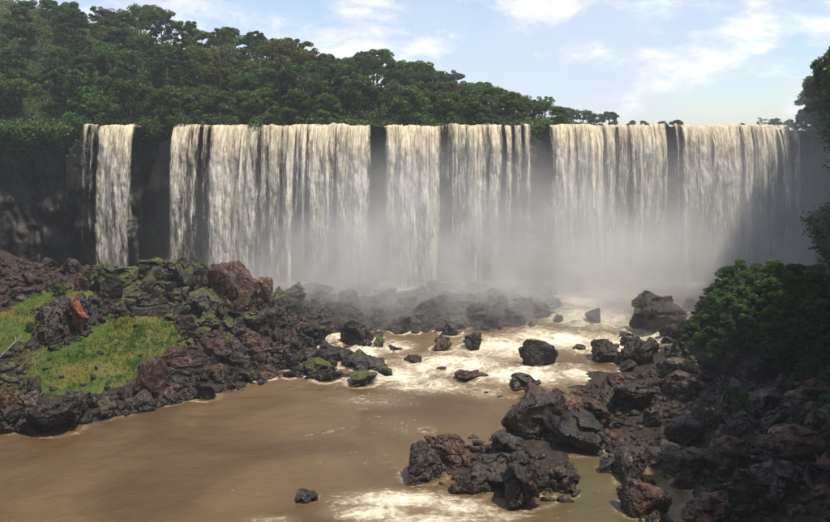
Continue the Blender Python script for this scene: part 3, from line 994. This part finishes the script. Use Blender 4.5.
# small rubble: too many to count
sm = []
for q in (BLK[0], BLK[3], BLK[5], BLK[8]):
    bmx = bmesh.new()
    rr = np.random.default_rng(len(sm) + 3)
    pts = rr.normal(size=(9, 3)) * np.array([1.0, 0.8, 0.7])
    pts /= np.linalg.norm(pts, axis=1, keepdims=True)
    for v in pts:
        bmx.verts.new(v * rr.uniform(0.75, 1.25) * np.array((0.55, 0.42, 0.36)))
    r = bmesh.ops.convex_hull(bmx, input=bmx.verts)
    bmesh.ops.triangulate(bmx, faces=bmx.faces)
    bmx.verts.ensure_lookup_table()
    bmx.verts.index_update()
    sm.append((np.array([v.co[:] for v in bmx.verts]), np.array([[v.index for v in f.verts] for f in bmx.faces])))
    bmx.free()


def rubble(name, label, poly, n, s0, s1, mat):
    pl = plan(poly)
    lo, hi = pl.min(0), pl.max(0)
    P = lo + RNG.random((n * 4, 2)) * (hi - lo)
    P = P[in_poly(pl, P[:, 0], P[:, 1])][:n]
    z = ground(P[:, 0], P[:, 1])
    ok = z > -0.5
    P, z = P[ok], z[ok]
    VV, FF, o = [], [], 0
    for (x, y), zz in zip(P, z):
        v, f = sm[int(RNG.integers(4))]
        s = s0 + (s1 - s0) * RNG.random() ** 3.0
        a = RNG.random() * 6.28
        c, sn = math.cos(a), math.sin(a)
        rot = np.array([[c, -sn, 0], [sn, c, 0], [0, 0, 1]]) @ np.array(Matrix.Rotation(RNG.normal() * 0.5, 3, 'X'))
        VV.append(v @ rot.T * s + np.array([x, y, zz + s * 0.12]))
        FF.append(f + o)
        o += len(v)
    me = mesh_np(name, np.concatenate(VV), np.concatenate(FF))
    tag(obj(name, me, M[mat]), label, 'rubble', kind='stuff')


rubble('shore_rubble', 'small broken stones along the pool shore below the grassy mound', ZONES[0][5] + [], 700, 0.4, 2.2, 'rock_dark')
rubble('slope_rubble', 'small brown stones on the slope of the mound towards the falls', [(170, 290), (215, 275), (285, 300), (335, 345), (250, 350), (175, 360)], 900, 0.4, 1.7, 'rock_red')
rubble('scree_rubble', 'brownish stones of the scree under the dark cliff', [(-60, 250), (30, 250), (50, 268), (100, 268), (170, 270), (160, 285), (90, 285), (40, 296), (-60, 312)], 1300, 0.4, 2.2, 'rock_red')
rubble('mound_rubble', 'dark stones scattered around the rust-red rock on the mound', [(30, 310), (70, 300), (130, 300), (160, 318), (100, 322), (60, 350), (30, 350)], 420, 0.4, 2.2, 'rock_dark')
rubble('bank_stones', 'dark stones at the foot of the pale branch on the mound', [(-40, 352), (25, 350), (40, 392), (10, 400), (-40, 402)], 260, 0.4, 2.4, 'rock_moss')
rubble('turf_stones', 'scattered stones poking out of the turf', [(20, 345), (110, 320), (165, 325), (170, 352), (110, 392), (20, 395)], 70, 0.3, 1.5, 'rock_grey')
rubble('island_rubble', 'small dark stones round the near island rocks', [(405, 488), (440, 440), (500, 440), (580, 470), (575, 505), (480, 508)], 260, 0.4, 1.9, 'rock_dark')
rubble('outcrop_fragments', 'pinkish broken fragments on the sunlit outcrop over the pool', [(530, 400), (575, 393), (608, 415), (612, 440), (560, 448), (535, 430)], 420, 0.4, 2.2, 'rock_red')
rubble('heap_rubble', 'small wet stones between the boulders at the foot of the falls', [(275, 300), (330, 289), (420, 287), (560, 289), (568, 316), (545, 330), (470, 334), (400, 342), (330, 338), (285, 345)], 1500, 0.6, 2.6, 'rock_dark')
rubble('bank_rubble', 'small dark stones covering the shaded bank', [(600, 385), (700, 350), (850, 345), (850, 540), (628, 540), (612, 450), (515, 440), (515, 398)], 2600, 0.3, 2.0, 'rock_dark')
rubble('bank_gravel', 'pale and reddish fragments strewn on the shaded bank', [(530, 400), (600, 385), (850, 370), (850, 540), (628, 540), (612, 450), (545, 440)], 900, 0.2, 0.9, 'rock_red')

# ------------------------------------------------------------------ the bush-topped outcrop
cdx = at_y(765, 300, 124)
n = 64
th = np.linspace(0, 2 * np.pi, 96, endpoint=False)
ph = np.linspace(-0.25, np.pi / 2, 44)
TH, PH = np.meshgrid(th, ph, indexing='ij')
cx = np.sign(np.cos(TH)) * np.abs(np.cos(TH)) ** 0.85 * np.cos(PH) ** 0.75
cyv = np.sin(TH) * np.cos(PH) ** 0.75
czv = np.sign(np.sin(PH)) * np.abs(np.sin(PH)) ** 0.8
q = np.stack([cx, cyv, czv], -1).reshape(-1, 3)
dd = 1 + 0.16 * fbm(q * 1.3 + 5, 4, 91) + 0.05 * np.round(2 * vnoise(q * 3.1, 95))
V = q * dd[:, None] * np.array([10.5, 9.5, 13.0]) + np.array([cdx[0], 124, 0.5])
me = mesh_np('rock_outcrop', V, grid_faces(96, 44, True))
tag(obj('rock_outcrop', me, M['rock_dark']), 'huge dark rounded outcrop topped with green bushes by the gorge wall', 'outcrop')
DOME = V[q[:, 2] > 0.15]
DOMEN = q[q[:, 2] > 0.15]


# ------------------------------------------------------------------ foliage
def leaf_quads(P, size, up=0.35, rg=RNG, squash=0.6):
    n = len(P)
    a = rg.normal(size=(n, 3))
    a[:, 2] *= 0.6
    a /= np.linalg.norm(a, axis=1, keepdims=True)
    b = rg.normal(size=(n, 3))
    b = np.cross(a, b + np.array([0, 0, up]))
    b /= np.maximum(np.linalg.norm(b, axis=1, keepdims=True), 1e-5)
    s = size * (0.6 + 0.8 * rg.random((n, 1)))
    a = a * s * 0.5
    b = b * s * 0.5 * squash
    V = np.stack([P - a, P + b * 0.9 - a * 0.1, P + a, P - b * 0.9 - a * 0.1], 1).reshape(-1, 3)
    F = np.arange(4 * n).reshape(-1, 4)
    return V, F


def tube(pts, rad, seg=7):
    pts = np.asarray(pts, float)
    V, n = [], len(pts)
    for i in range(n):
        d = pts[min(i + 1, n - 1)] - pts[max(i - 1, 0)]
        d /= np.linalg.norm(d)
        u = np.cross(d, (0.3, 0.9, 0.2))
        u /= np.linalg.norm(u)
        v = np.cross(d, u)
        for k in range(seg):
            a = 2 * np.pi * k / seg
            V.append(pts[i] + rad[i] * (u * math.cos(a) + v * math.sin(a)))
    F = [[i * seg + k, i * seg + (k + 1) % seg, (i + 1) * seg + (k + 1) % seg, (i + 1) * seg + k] for i in range(n - 1) for k in range(seg)]
    return np.array(V), np.array(F)


def joinm(parts):
    VV, FF, o = [], [], 0
    for v, f in parts:
        VV.append(v)
        FF.append(f + o)
        o += len(v)
    return np.concatenate(VV), np.concatenate(FF)


def make_tree(kind, seed):
    """trunk + limbs and a crown of leaf clumps; height about 12 m"""
    rg = np.random.default_rng(seed)
    spec = dict(
        round=(12, 4.8, 0.62, 30, 0.58, 250), tall=(15, 3.8, 0.62, 28, 0.55, 230), airy=(14, 4.8, 0.42, 18, 0.5, 130),
        flat=(12, 5.6, 0.36, 26, 0.55, 220), bushy=(9, 4.4, 0.9, 30, 0.58, 250))[kind]
    ht, rad, deep, ncl, lf, per = spec
    cb = ht * (1 - deep)
    lean = rg.normal(size=2) * 0.5
    tp = [np.array([lean[0] * max(s, 0) ** 1.5, lean[1] * max(s, 0) ** 1.5, s * ht * 0.86]) for s in (-0.05, 0.1, 0.25, 0.4, 0.55, 0.7, 0.85, 1.0)]
    tr = [0.32 * (1 - 0.8 * s) * ht / 12 for s in np.linspace(0, 1, 8)]
    trunk = [tube(tp, tr)]
    P = []
    for i in range(ncl):
        z = rg.random() ** 0.8
        prof = {'flat': (0.55 + 0.45 * z), 'airy': 0.9, 'tall': math.sin(0.35 + 2.4 * z) + 0.1, 'round': math.sin(0.45 + 2.3 * z) + 0.05, 'bushy': math.cos(z * 1.35) + 0.15}[kind]
        a = i * 2.4 + rg.normal() * 0.4
        rr = rad * prof * (0.35 + 0.65 * math.sqrt(rg.random()))
        c = np.array([lean[0] + rr * math.cos(a), lean[1] + rr * math.sin(a), cb + z * (ht - cb) * 0.95])
        r_c = rad * (0.18 + 0.24 * rg.random() ** 1.3) * (0.8 if kind in ('airy',) else 1)
        npp = int(per * (0.7 + 0.6 * rg.random()))
        g = rg.normal(size=(npp, 3))
        g /= np.linalg.norm(g, axis=1, keepdims=True)
        g *= (0.55 + 0.5 * rg.random((npp, 1)) ** 0.6)
        P.append(c + g * np.array([r_c, r_c, r_c * 0.62]))
        if i % 3 == 0:
            k = min(4, 2 + int(3 * z))
            s_ = tp[k]
            mid = (s_ + c) / 2 + np.array([0, 0, -0.4])
            trunk.append(tube([s_, mid, c], [0.13 * ht / 12, 0.09, 0.03], 5))
    P = np.concatenate(P)
    V, F = leaf_quads(P, lf, rg=rg)
    crown = mesh_np('crown', V, F)
    tv, tf = joinm(trunk)
    tme = mesh_np('trunk', tv, tf, True)
    tme.materials.append(M['bark'])
    return tme, crown


KINDS = ['round', 'tall', 'airy', 'flat', 'bushy']
PROTO = {}
for i, k in enumerate(KINDS):
    PROTO[k] = [make_tree(k, 500 + i * 10 + j) for j in range(3)]
_crowns = {}


def tree(x, y, z, kind, leaf, s, label, group, name='tree', sz=1.0):
    j = random.randrange(3)
    tme, cme = PROTO[kind][j]
    key = (kind, j, leaf)
    if key not in _crowns:
        c = cme.copy()
        c.materials.clear()
        c.materials.append(LEAF[leaf])
        _crowns[key] = c
    root = bpy.data.objects.new(name, None)
    COL.objects.link(root)
    root.location = (x, y, z)
    root.rotation_euler = (0, 0, random.uniform(0, 6.283))
    root.scale = (s, s, s * sz)
    tag(root, label, 'tree' if name == 'tree' else 'shrub', group)
    obj('trunk' if name == 'tree' else 'stem', tme, None, root)
    obj('crown' if name == 'tree' else 'foliage', _crowns[key], None, root)
    return root


TL = {
    ('round', 0): 'dark green round-crowned tree in the forest above the falls',
    ('round', 1): 'mid green round-crowned tree in the forest above the falls',
    ('tall', 0): 'tall dark narrow-crowned tree in the forest above the falls',
    ('tall', 3): 'tall bluish-green tree in the forest above the falls',
    ('airy', 2): 'airy olive tree with branches showing, in the forest above the falls',
    ('airy', 0): 'airy dark tree with branches showing, in the forest above the falls',
    ('flat', 2): 'olive flat-crowned tree in the forest above the falls',
    ('flat', 1): 'green flat-crowned tree in the forest above the falls',
    ('bushy', 4): 'bright green low bushy tree in the forest above the falls',
    ('bushy', 1): 'mid green low bushy tree in the forest above the falls',
}
TK = list(TL)
TW = [4, 4, 2, 3, 1.8, 1.6, 2.0, 2.2, 1.2, 1.5]
# silhouette of the wooded hill (picture plan) to size the trees by
SIL = np.array([(-80, -12), (0, 0), (60, 0), (100, 6), (125, 14), (150, 6), (190, 22), (215, 34), (240, 28), (270, 30), (300, 42), (340, 52), (375, 50), (420, 60), (460, 76), (500, 90), (530, 100), (545, 96), (565, 108), (620, 118)], float)


def sil_z(x, y):
    px = 415 + x / (y * CP) * 807
    py = np.interp(px, SIL[:, 0], SIL[:, 1])
    return at_y(float(px), float(py), y)[2], px


nt = 0
y = 206.0
row = 0
while y < 305:
    x = -165 + (row % 2) * 4.5
    while x < 46:
        xx, yy = x + random.uniform(-2.6, 2.6), y + random.uniform(-2.2, 2.2)
        zs, px = sil_z(xx, yy)
        z0 = float(hill([xx], [yy])[0])
        room = zs - z0
        if -45 < px < 612 and room > 2.5 and yy > float(cliff_y(xx)[0]) + 3.0:
            kd = random.choices(TK, TW)[0]
            if row == 0:
                kd = random.choice([('bushy', 4), ('bushy', 1), ('bushy', 1), ('round', 1)])
            hh = {'round': 12, 'tall': 15, 'airy': 14, 'flat': 12, 'bushy': 9}[kd[0]]
            s = min(random.uniform(0.78, 1.25), room * random.uniform(0.82, 1.10) / hh)
            if s > 0.22:
                tree(xx, yy, z0 - 0.3, kd[0], kd[1], s, TL[kd], TL[kd].replace(' tree ', ' trees '), sz=1.0)
                nt += 1
        x += 9.6
    y += 9.2 + row * 0.35
    row += 1

# trees further upstream, low over the brink
for px, top, Y, kd, lf, s, lab in (
        (545, 96, 262, 'airy', 0, 0.72, 'tall tree sticking out at the end of the forest above second dark slot'),
        (568, 108, 330, 'round', 0, 0.95, 'small far tree just past the tall one at the forest end'),
        (583, 111, 340, 'flat', 1, 0.9, 'far flat-topped tree in the dwindling tree line above the tall cascade'),
        (597, 113, 350, 'round', 1, 0.9, 'far round tree last but one of the dwindling tree line'),
        (610, 112, 350, 'round', 0, 0.8, 'last far tree of the dwindling tree line above the tall cascade'),
        (632, 121, 300, 'bushy', 0, 0.4, 'tiny far bush on the brink above the tall cascade, under open sky'),
        (645, 121, 300, 'bushy', 0, 0.4, 'second tiny far bush on the brink above the tall cascade'),
        (680, 120, 215, 'bushy', 0, 0.32, 'small bush on the bare rock notch between two cascades'),
        (762, 118, 240, 'airy', 0, 0.5, 'hazy small tree above the cascade next to the gorge wall'),
        (776, 118, 236, 'round', 0, 0.55, 'dark small tree above the brink beside the wooded gorge wall'),
        (789, 120, 230, 'bushy', 0, 0.7, 'dark bushy tree where the brink meets the wooded gorge wall')):
    p = at_y(px, top, Y)
    hh = {'round': 12, 'airy': 14, 'flat': 12, 'bushy': 9}[kd]
    z0 = float(hill([p[0]], [Y])[0]) - 0.3
    s2 = max(0.25, (p[2] - z0) / hh)
    tree(p[0], Y, z0, kd, lf, s2, lab, 'trees along the brink upstream')

# trees on the gorge wall rim, near the camera side of the last cascade
RS = np.array([(786, 132), (795, 118), (804, 108), (812, 96), (820, 84), (830, 70), (860, 40), (900, 10), (1000, -60)], float)
rr = resample(right_w, 3.4)
for i, (x, y) in enumerate(rr):
    if y < 30:
        continue
    for k in range(2 if y > 100 else 1):
        xx = x + 0.6 + 5.0 * k + random.uniform(-1, 1)
        yy = y + random.uniform(-1.5, 1.5)
        px = 415 + xx / (yy * CP) * 807
        zt = at_y(px, float(np.interp(px, RS[:, 0], RS[:, 1])), yy)[2]
        z0 = float(hill([xx], [yy])[0]) - 0.4
        s = np.clip((zt - z0) / 11, 0.22, 1.15 if yy > 128 else (0.3 if yy > 104 else 0.9))  # out-of-view trees sized by light: low towards the outcrop, taller to shade the bank
        tree(xx, yy, z0, random.choice(('round', 'bushy')), random.choice((0, 0, 3)), float(s), 'dark tree crowding the rim of the steep gorge wall beside the last cascade', 'trees on the gorge wall rim')

# shrubs over the outcrop
ids = RNG.permutation(len(DOME))
used = []
for k in ids:
    p, nn = DOME[k], DOMEN[k]
    if any(np.linalg.norm(p - u) < 2.0 for u in used):
        continue
    if nn[2] < 0.22 or (nn[2] < 0.5 and random.random() < 0.3) or p[1] > 129:
        continue
    used.append(p)
    lf = random.choice((4, 1, 4)) if nn[2] > 0.6 else random.choice((0, 0, 3, 1))  # sunlit top and shaded flank put into the leaf colours: bright above, dark below
    lk = {4: 'bright green', 1: 'mid green', 0: 'dark green', 3: 'dark bluish-green'}[lf] + (' bush on the flank of' if nn[2] < 0.6 else ' bush on top of')
    tree(p[0], p[1], p[2] - 0.9, 'bushy', lf, random.uniform(0.28, 0.44), lk + ' the huge rounded outcrop', lk + ' the outcrop', name='bush')
    if len(used) > 88:
        break
for px, py, s, lf, lab in ((742, 412, 0.30, 4, 'yellow-green bush lit among the dark rubble below the outcrop'), (728, 402, 0.22, 4, 'small yellow-green bush at the foot of the outcrop'),
                           (826, 392, 0.35, 0, 'dark bush at the foot of the gorge wall'), (827, 425, 0.4, 0, 'dark bush by the long pinkish slab'), (808, 380, 0.35, 3, 'dark bush between the outcrop and gorge wall'),
                           (30, 332, 0.2, 1, 'small green bush on the grassy mound beside the pale branch'), (118, 283, 0.24, 4, 'bright bush on the mound crest below the narrow column fall'), (88, 280, 0.22, 1, 'green bush on the mound crest beside thin trickle'),
                           (203, 274, 0.24, 1, 'green bush on the crest below the slender waterfall'), (160, 276, 0.2, 4, 'yellowish bush over the huge dark block'), (60, 296, 0.24, 1, 'green bush behind the rust-red rock'), (15, 300, 0.25, 1, 'green bush at foot of the brown scree'),
                           (650, 490, 0.2, 2, 'dry yellowish tuft of bush on reddish block at the water edge'), (722, 462, 0.16, 2, 'dry olive bush on red-brown block')):
    p = hit(px, py)
    tree(p[0], p[1], p[2] - 0.3, 'bushy', lf, s, lab, 'bushes on the gorge floor', name='bush')

# undergrowth and creepers: uncountable leaf mass
N = 75000
ux_ = -165 + RNG.random(N) * 212
uy_ = 203 + 105 * RNG.random(N) ** 1.7
zh = hill(ux_, uy_)
pxs = 415 + ux_ / (uy_ * CP) * 807
silp = np.interp(pxs, SIL[:, 0], SIL[:, 1])
keep = (uy_ > cliff_y(ux_) + np.where(ux_ < -84, 0.5, 3.0)) & (pxs < 605)
P = np.stack([ux_, uy_, zh + RNG.random(N) ** 2 * 2.2 * np.clip((130 - silp) / 30, 0.2, 1)], -1)[keep]
V, F = leaf_quads(P, 0.7)
tag(obj('undergrowth', mesh_np('undergrowth', V, F), LEAF[1]), 'tangled green undergrowth between the forest trees above the falls', 'undergrowth', kind='stuff')

# creepers hanging over the left cliff and the gorge wall
def hang(name, label, sel, n, drop, leaf, lf):
    idx = np.nonzero(sel)[0]
    i = idx[RNG.integers(len(idx), size=n)]
    nv = RNG.integers(int(NV * (1 - drop)), NV, size=n)
    patch = vnoise(np.stack([arc[i] * 0.25, nv * 0.14, 0 * i], -1), 131)
    top = nv / NV
    ok = (patch + (top - (1 - drop)) / drop * 1.1 - 0.45) > RNG.random(n) * 0.7 - 0.3
    P = W[i[ok], nv[ok]]
    P = P + RNG.normal(size=P.shape) * 0.5
    P[:, :2] -= nrm[i[ok]] * (0.2 + 0.9 * RNG.random((len(P), 1)))
    V, F = leaf_quads(P, lf)
    tag(obj(name, mesh_np(name, V, F), LEAF[leaf]), label, 'creepers', kind='stuff')


ii = np.arange(NL)
hang('creepers', 'green creepers hanging over the dark cliff beside the thin trickle', is_front & (loop[:, 0] < X200(84)), 7000, 0.16, 4, 0.7)
wall_r = (~is_front) & (loop[:, 0] > 30) & (loop[:, 1] > 20)
hang('wall_creepers', 'dark creepers and ferns covering the steep gorge wall beside last cascade', wall_r, 60000, 0.97, 0, 0.8)
for a, b in ((137, 172), (531, 552)):
    hang('ledge_ferns', 'ferns hanging from the brink at a dark dry slot between falls', is_front & (loop[:, 0] > X200(a)) & (loop[:, 0] < X200(b)), 1500, 0.10, 1, 0.6)

# turf blades on the mound
parts = []
for q in TURF:
    lo, hi = q.min(0), q.max(0)
    ar = (hi - lo).prod()
    n = int(ar * 40)
    P = lo + RNG.random((n, 2)) * (hi - lo)
    P = P[in_poly(q, P[:, 0], P[:, 1])]
    if not len(P):
        continue
    dn = fbm(np.stack([P[:, 0] * 0.35, P[:, 1] * 0.35, 0 * P[:, 0]], -1), 3, 141)
    P = P + RNG.normal(size=P.shape) * 1.1
    P = P[dn > -0.25 + 0.35 * RNG.normal(size=len(P))]
    z = ground(P[:, 0], P[:, 1])
    parts.append(np.column_stack([P, z]))
P = np.concatenate(parts)
n = len(P)
tuss = np.clip(fbm(P * np.array([0.8, 0.8, 0]), 2, 151), -0.4, 1)[:, None]
hgt = (0.16 + 0.5 * RNG.random((n, 1)) ** 2) * (0.7 + 1.3 * np.maximum(tuss, 0))
a = RNG.random(n) * 6.283
sd = np.stack([np.cos(a), np.sin(a), 0 * a], -1) * 0.06
tip = np.column_stack([RNG.normal(size=(n, 2)) * 0.22, hgt])
V = np.stack([P - sd, P + sd, P + tip], 1).reshape(-1, 3)
V[:, 2] -= 0.03
tag(obj('turf', mesh_np('turf', V, np.arange(3 * n).reshape(-1, 3)), M['grass']), 'sunlit green and yellowish turf on the mound', 'grass', kind='stuff')

# pale dead branch leaning out of the grass
a_, b_ = hit(-6, 366), None
pa_ = at_y(-8, 366, a_[1])
pb_ = at_y(22, 336, a_[1] + 1.5)
v_ = pb_ - pa_
root = obj('dead_branch', None, loc=tuple(pa_))
tag(root, 'pale bare branch leaning up out of the grass of the mound', 'branch')
tv, tf = tube([v_ * s + np.array([0, 0, 0.15 * math.sin(s * 3)]) for s in np.linspace(-0.1, 1, 8)], np.linspace(0.17, 0.09, 8), 8)
obj('stem', mesh_np('stem', tv, tf, True), M['pale_wood'], root)
for s, dv in ((0.55, (0.5, 0.3, 0.9)), (0.8, (-0.3, 0.4, 0.8))):
    tv, tf = tube([v_ * s, v_ * s + np.array(dv) * 0.5, v_ * s + np.array(dv) + np.array([0.15, 0, 0])], [0.05, 0.04, 0.02], 5)
    obj('twig', mesh_np('twig', tv, tf, True), M['pale_wood'], root)

# ------------------------------------------------------------------ spray at the foot of the falls
def box_mesh(name, lo, hi):
    (x0, y0, z0), (x1, y1, z1) = lo, hi
    V = [(x, y, z) for x in (x0, x1) for y in (y0, y1) for z in (z0, z1)]
    F = [(0, 1, 3, 2), (4, 6, 7, 5), (0, 4, 5, 1), (2, 3, 7, 6), (0, 2, 6, 4), (1, 5, 7, 3)]
    return mesh_np(name, V, F)


def mist(name, label, cx, cy_, rx, ry, rz_, dens, seedw, col=(0.96, 0.965, 0.97)):
    m, t = new_mat(name)
    m.volume_intersection_method = 'ACCURATE' if hasattr(m, 'volume_intersection_method') else None
    pos = t.n('ShaderNodeTexCoord').outputs['Object']
    sp = t.n('ShaderNodeSeparateXYZ', {0: pos})
    X_, Y_, Z_ = sp.outputs
    fx = t.ramp(t.math('ABSOLUTE', t.math('DIVIDE', X_, rx)), 0.15, 1.0, 1.0, 0.0)
    fy = t.math('MULTIPLY', t.ramp(t.math('DIVIDE', Y_, ry), -1.0, 0.1), t.ramp(t.math('DIVIDE', Y_, ry), 0.85, 1.0, 1.0, 0.0))
    fz = t.math('POWER', t.math('SUBTRACT', 1.0, t.math('DIVIDE', Z_, rz_), clamp=True), 1.7)
    nz = t.noise(t.vmul(pos, (0.062, 0.062, 0.05)), 1.0, 4, 0.6, 0.8, w=seedw)
    d = t.math('MULTIPLY', t.math('MULTIPLY', fx, fy), t.math('MULTIPLY', fz, t.ramp(nz, 0.34, 0.68, 0.05, 1.9)))
    vol = t.n('ShaderNodeVolumePrincipled', {'Color': (*col, 1), 'Density': t.math('MULTIPLY', d, dens), 'Anisotropy': 0.25})
    t.n('ShaderNodeOutputMaterial', {'Volume': vol.outputs[0]})
    o = obj(name, box_mesh(name, (-rx, -ry, 0), (rx, ry, rz_)), m, loc=(cx, cy_, 0.2))
    tag(o, label, 'mist', kind='stuff')
    return o


mist('spray_mist', 'bright spray drifting at the foot of the falls above the boulder heap and rapids', 17, 169, 76, 31, 40, 0.080, 2.0)

mist('drifting_spray', 'thin bluish spray drifting along the wooded gorge wall beside the last cascade', 86, 162, 26, 28, 58, 0.045, 7.0)

mist('rising_spray', 'pale spray rising up the cascades towards the gorge wall', 56, 184, 34, 15, 46, 0.042, 4.0)

# ------------------------------------------------------------------ air
m, t = new_mat('haze')
vol = t.n('ShaderNodeVolumePrincipled', {'Color': (0.80, 0.87, 0.97, 1), 'Density': 0.00024, 'Anisotropy': 0.2})
t.n('ShaderNodeOutputMaterial', {'Volume': vol.outputs[0]})
hz = obj('haze', box_mesh('haze', (-1100, -1100, -8), (1100, 1300, 150)), m)
tag(hz, 'thin bluish summer haze over the gorge', 'haze', kind='stuff')
print('trees', nt, 'boulders', len(PLACED))
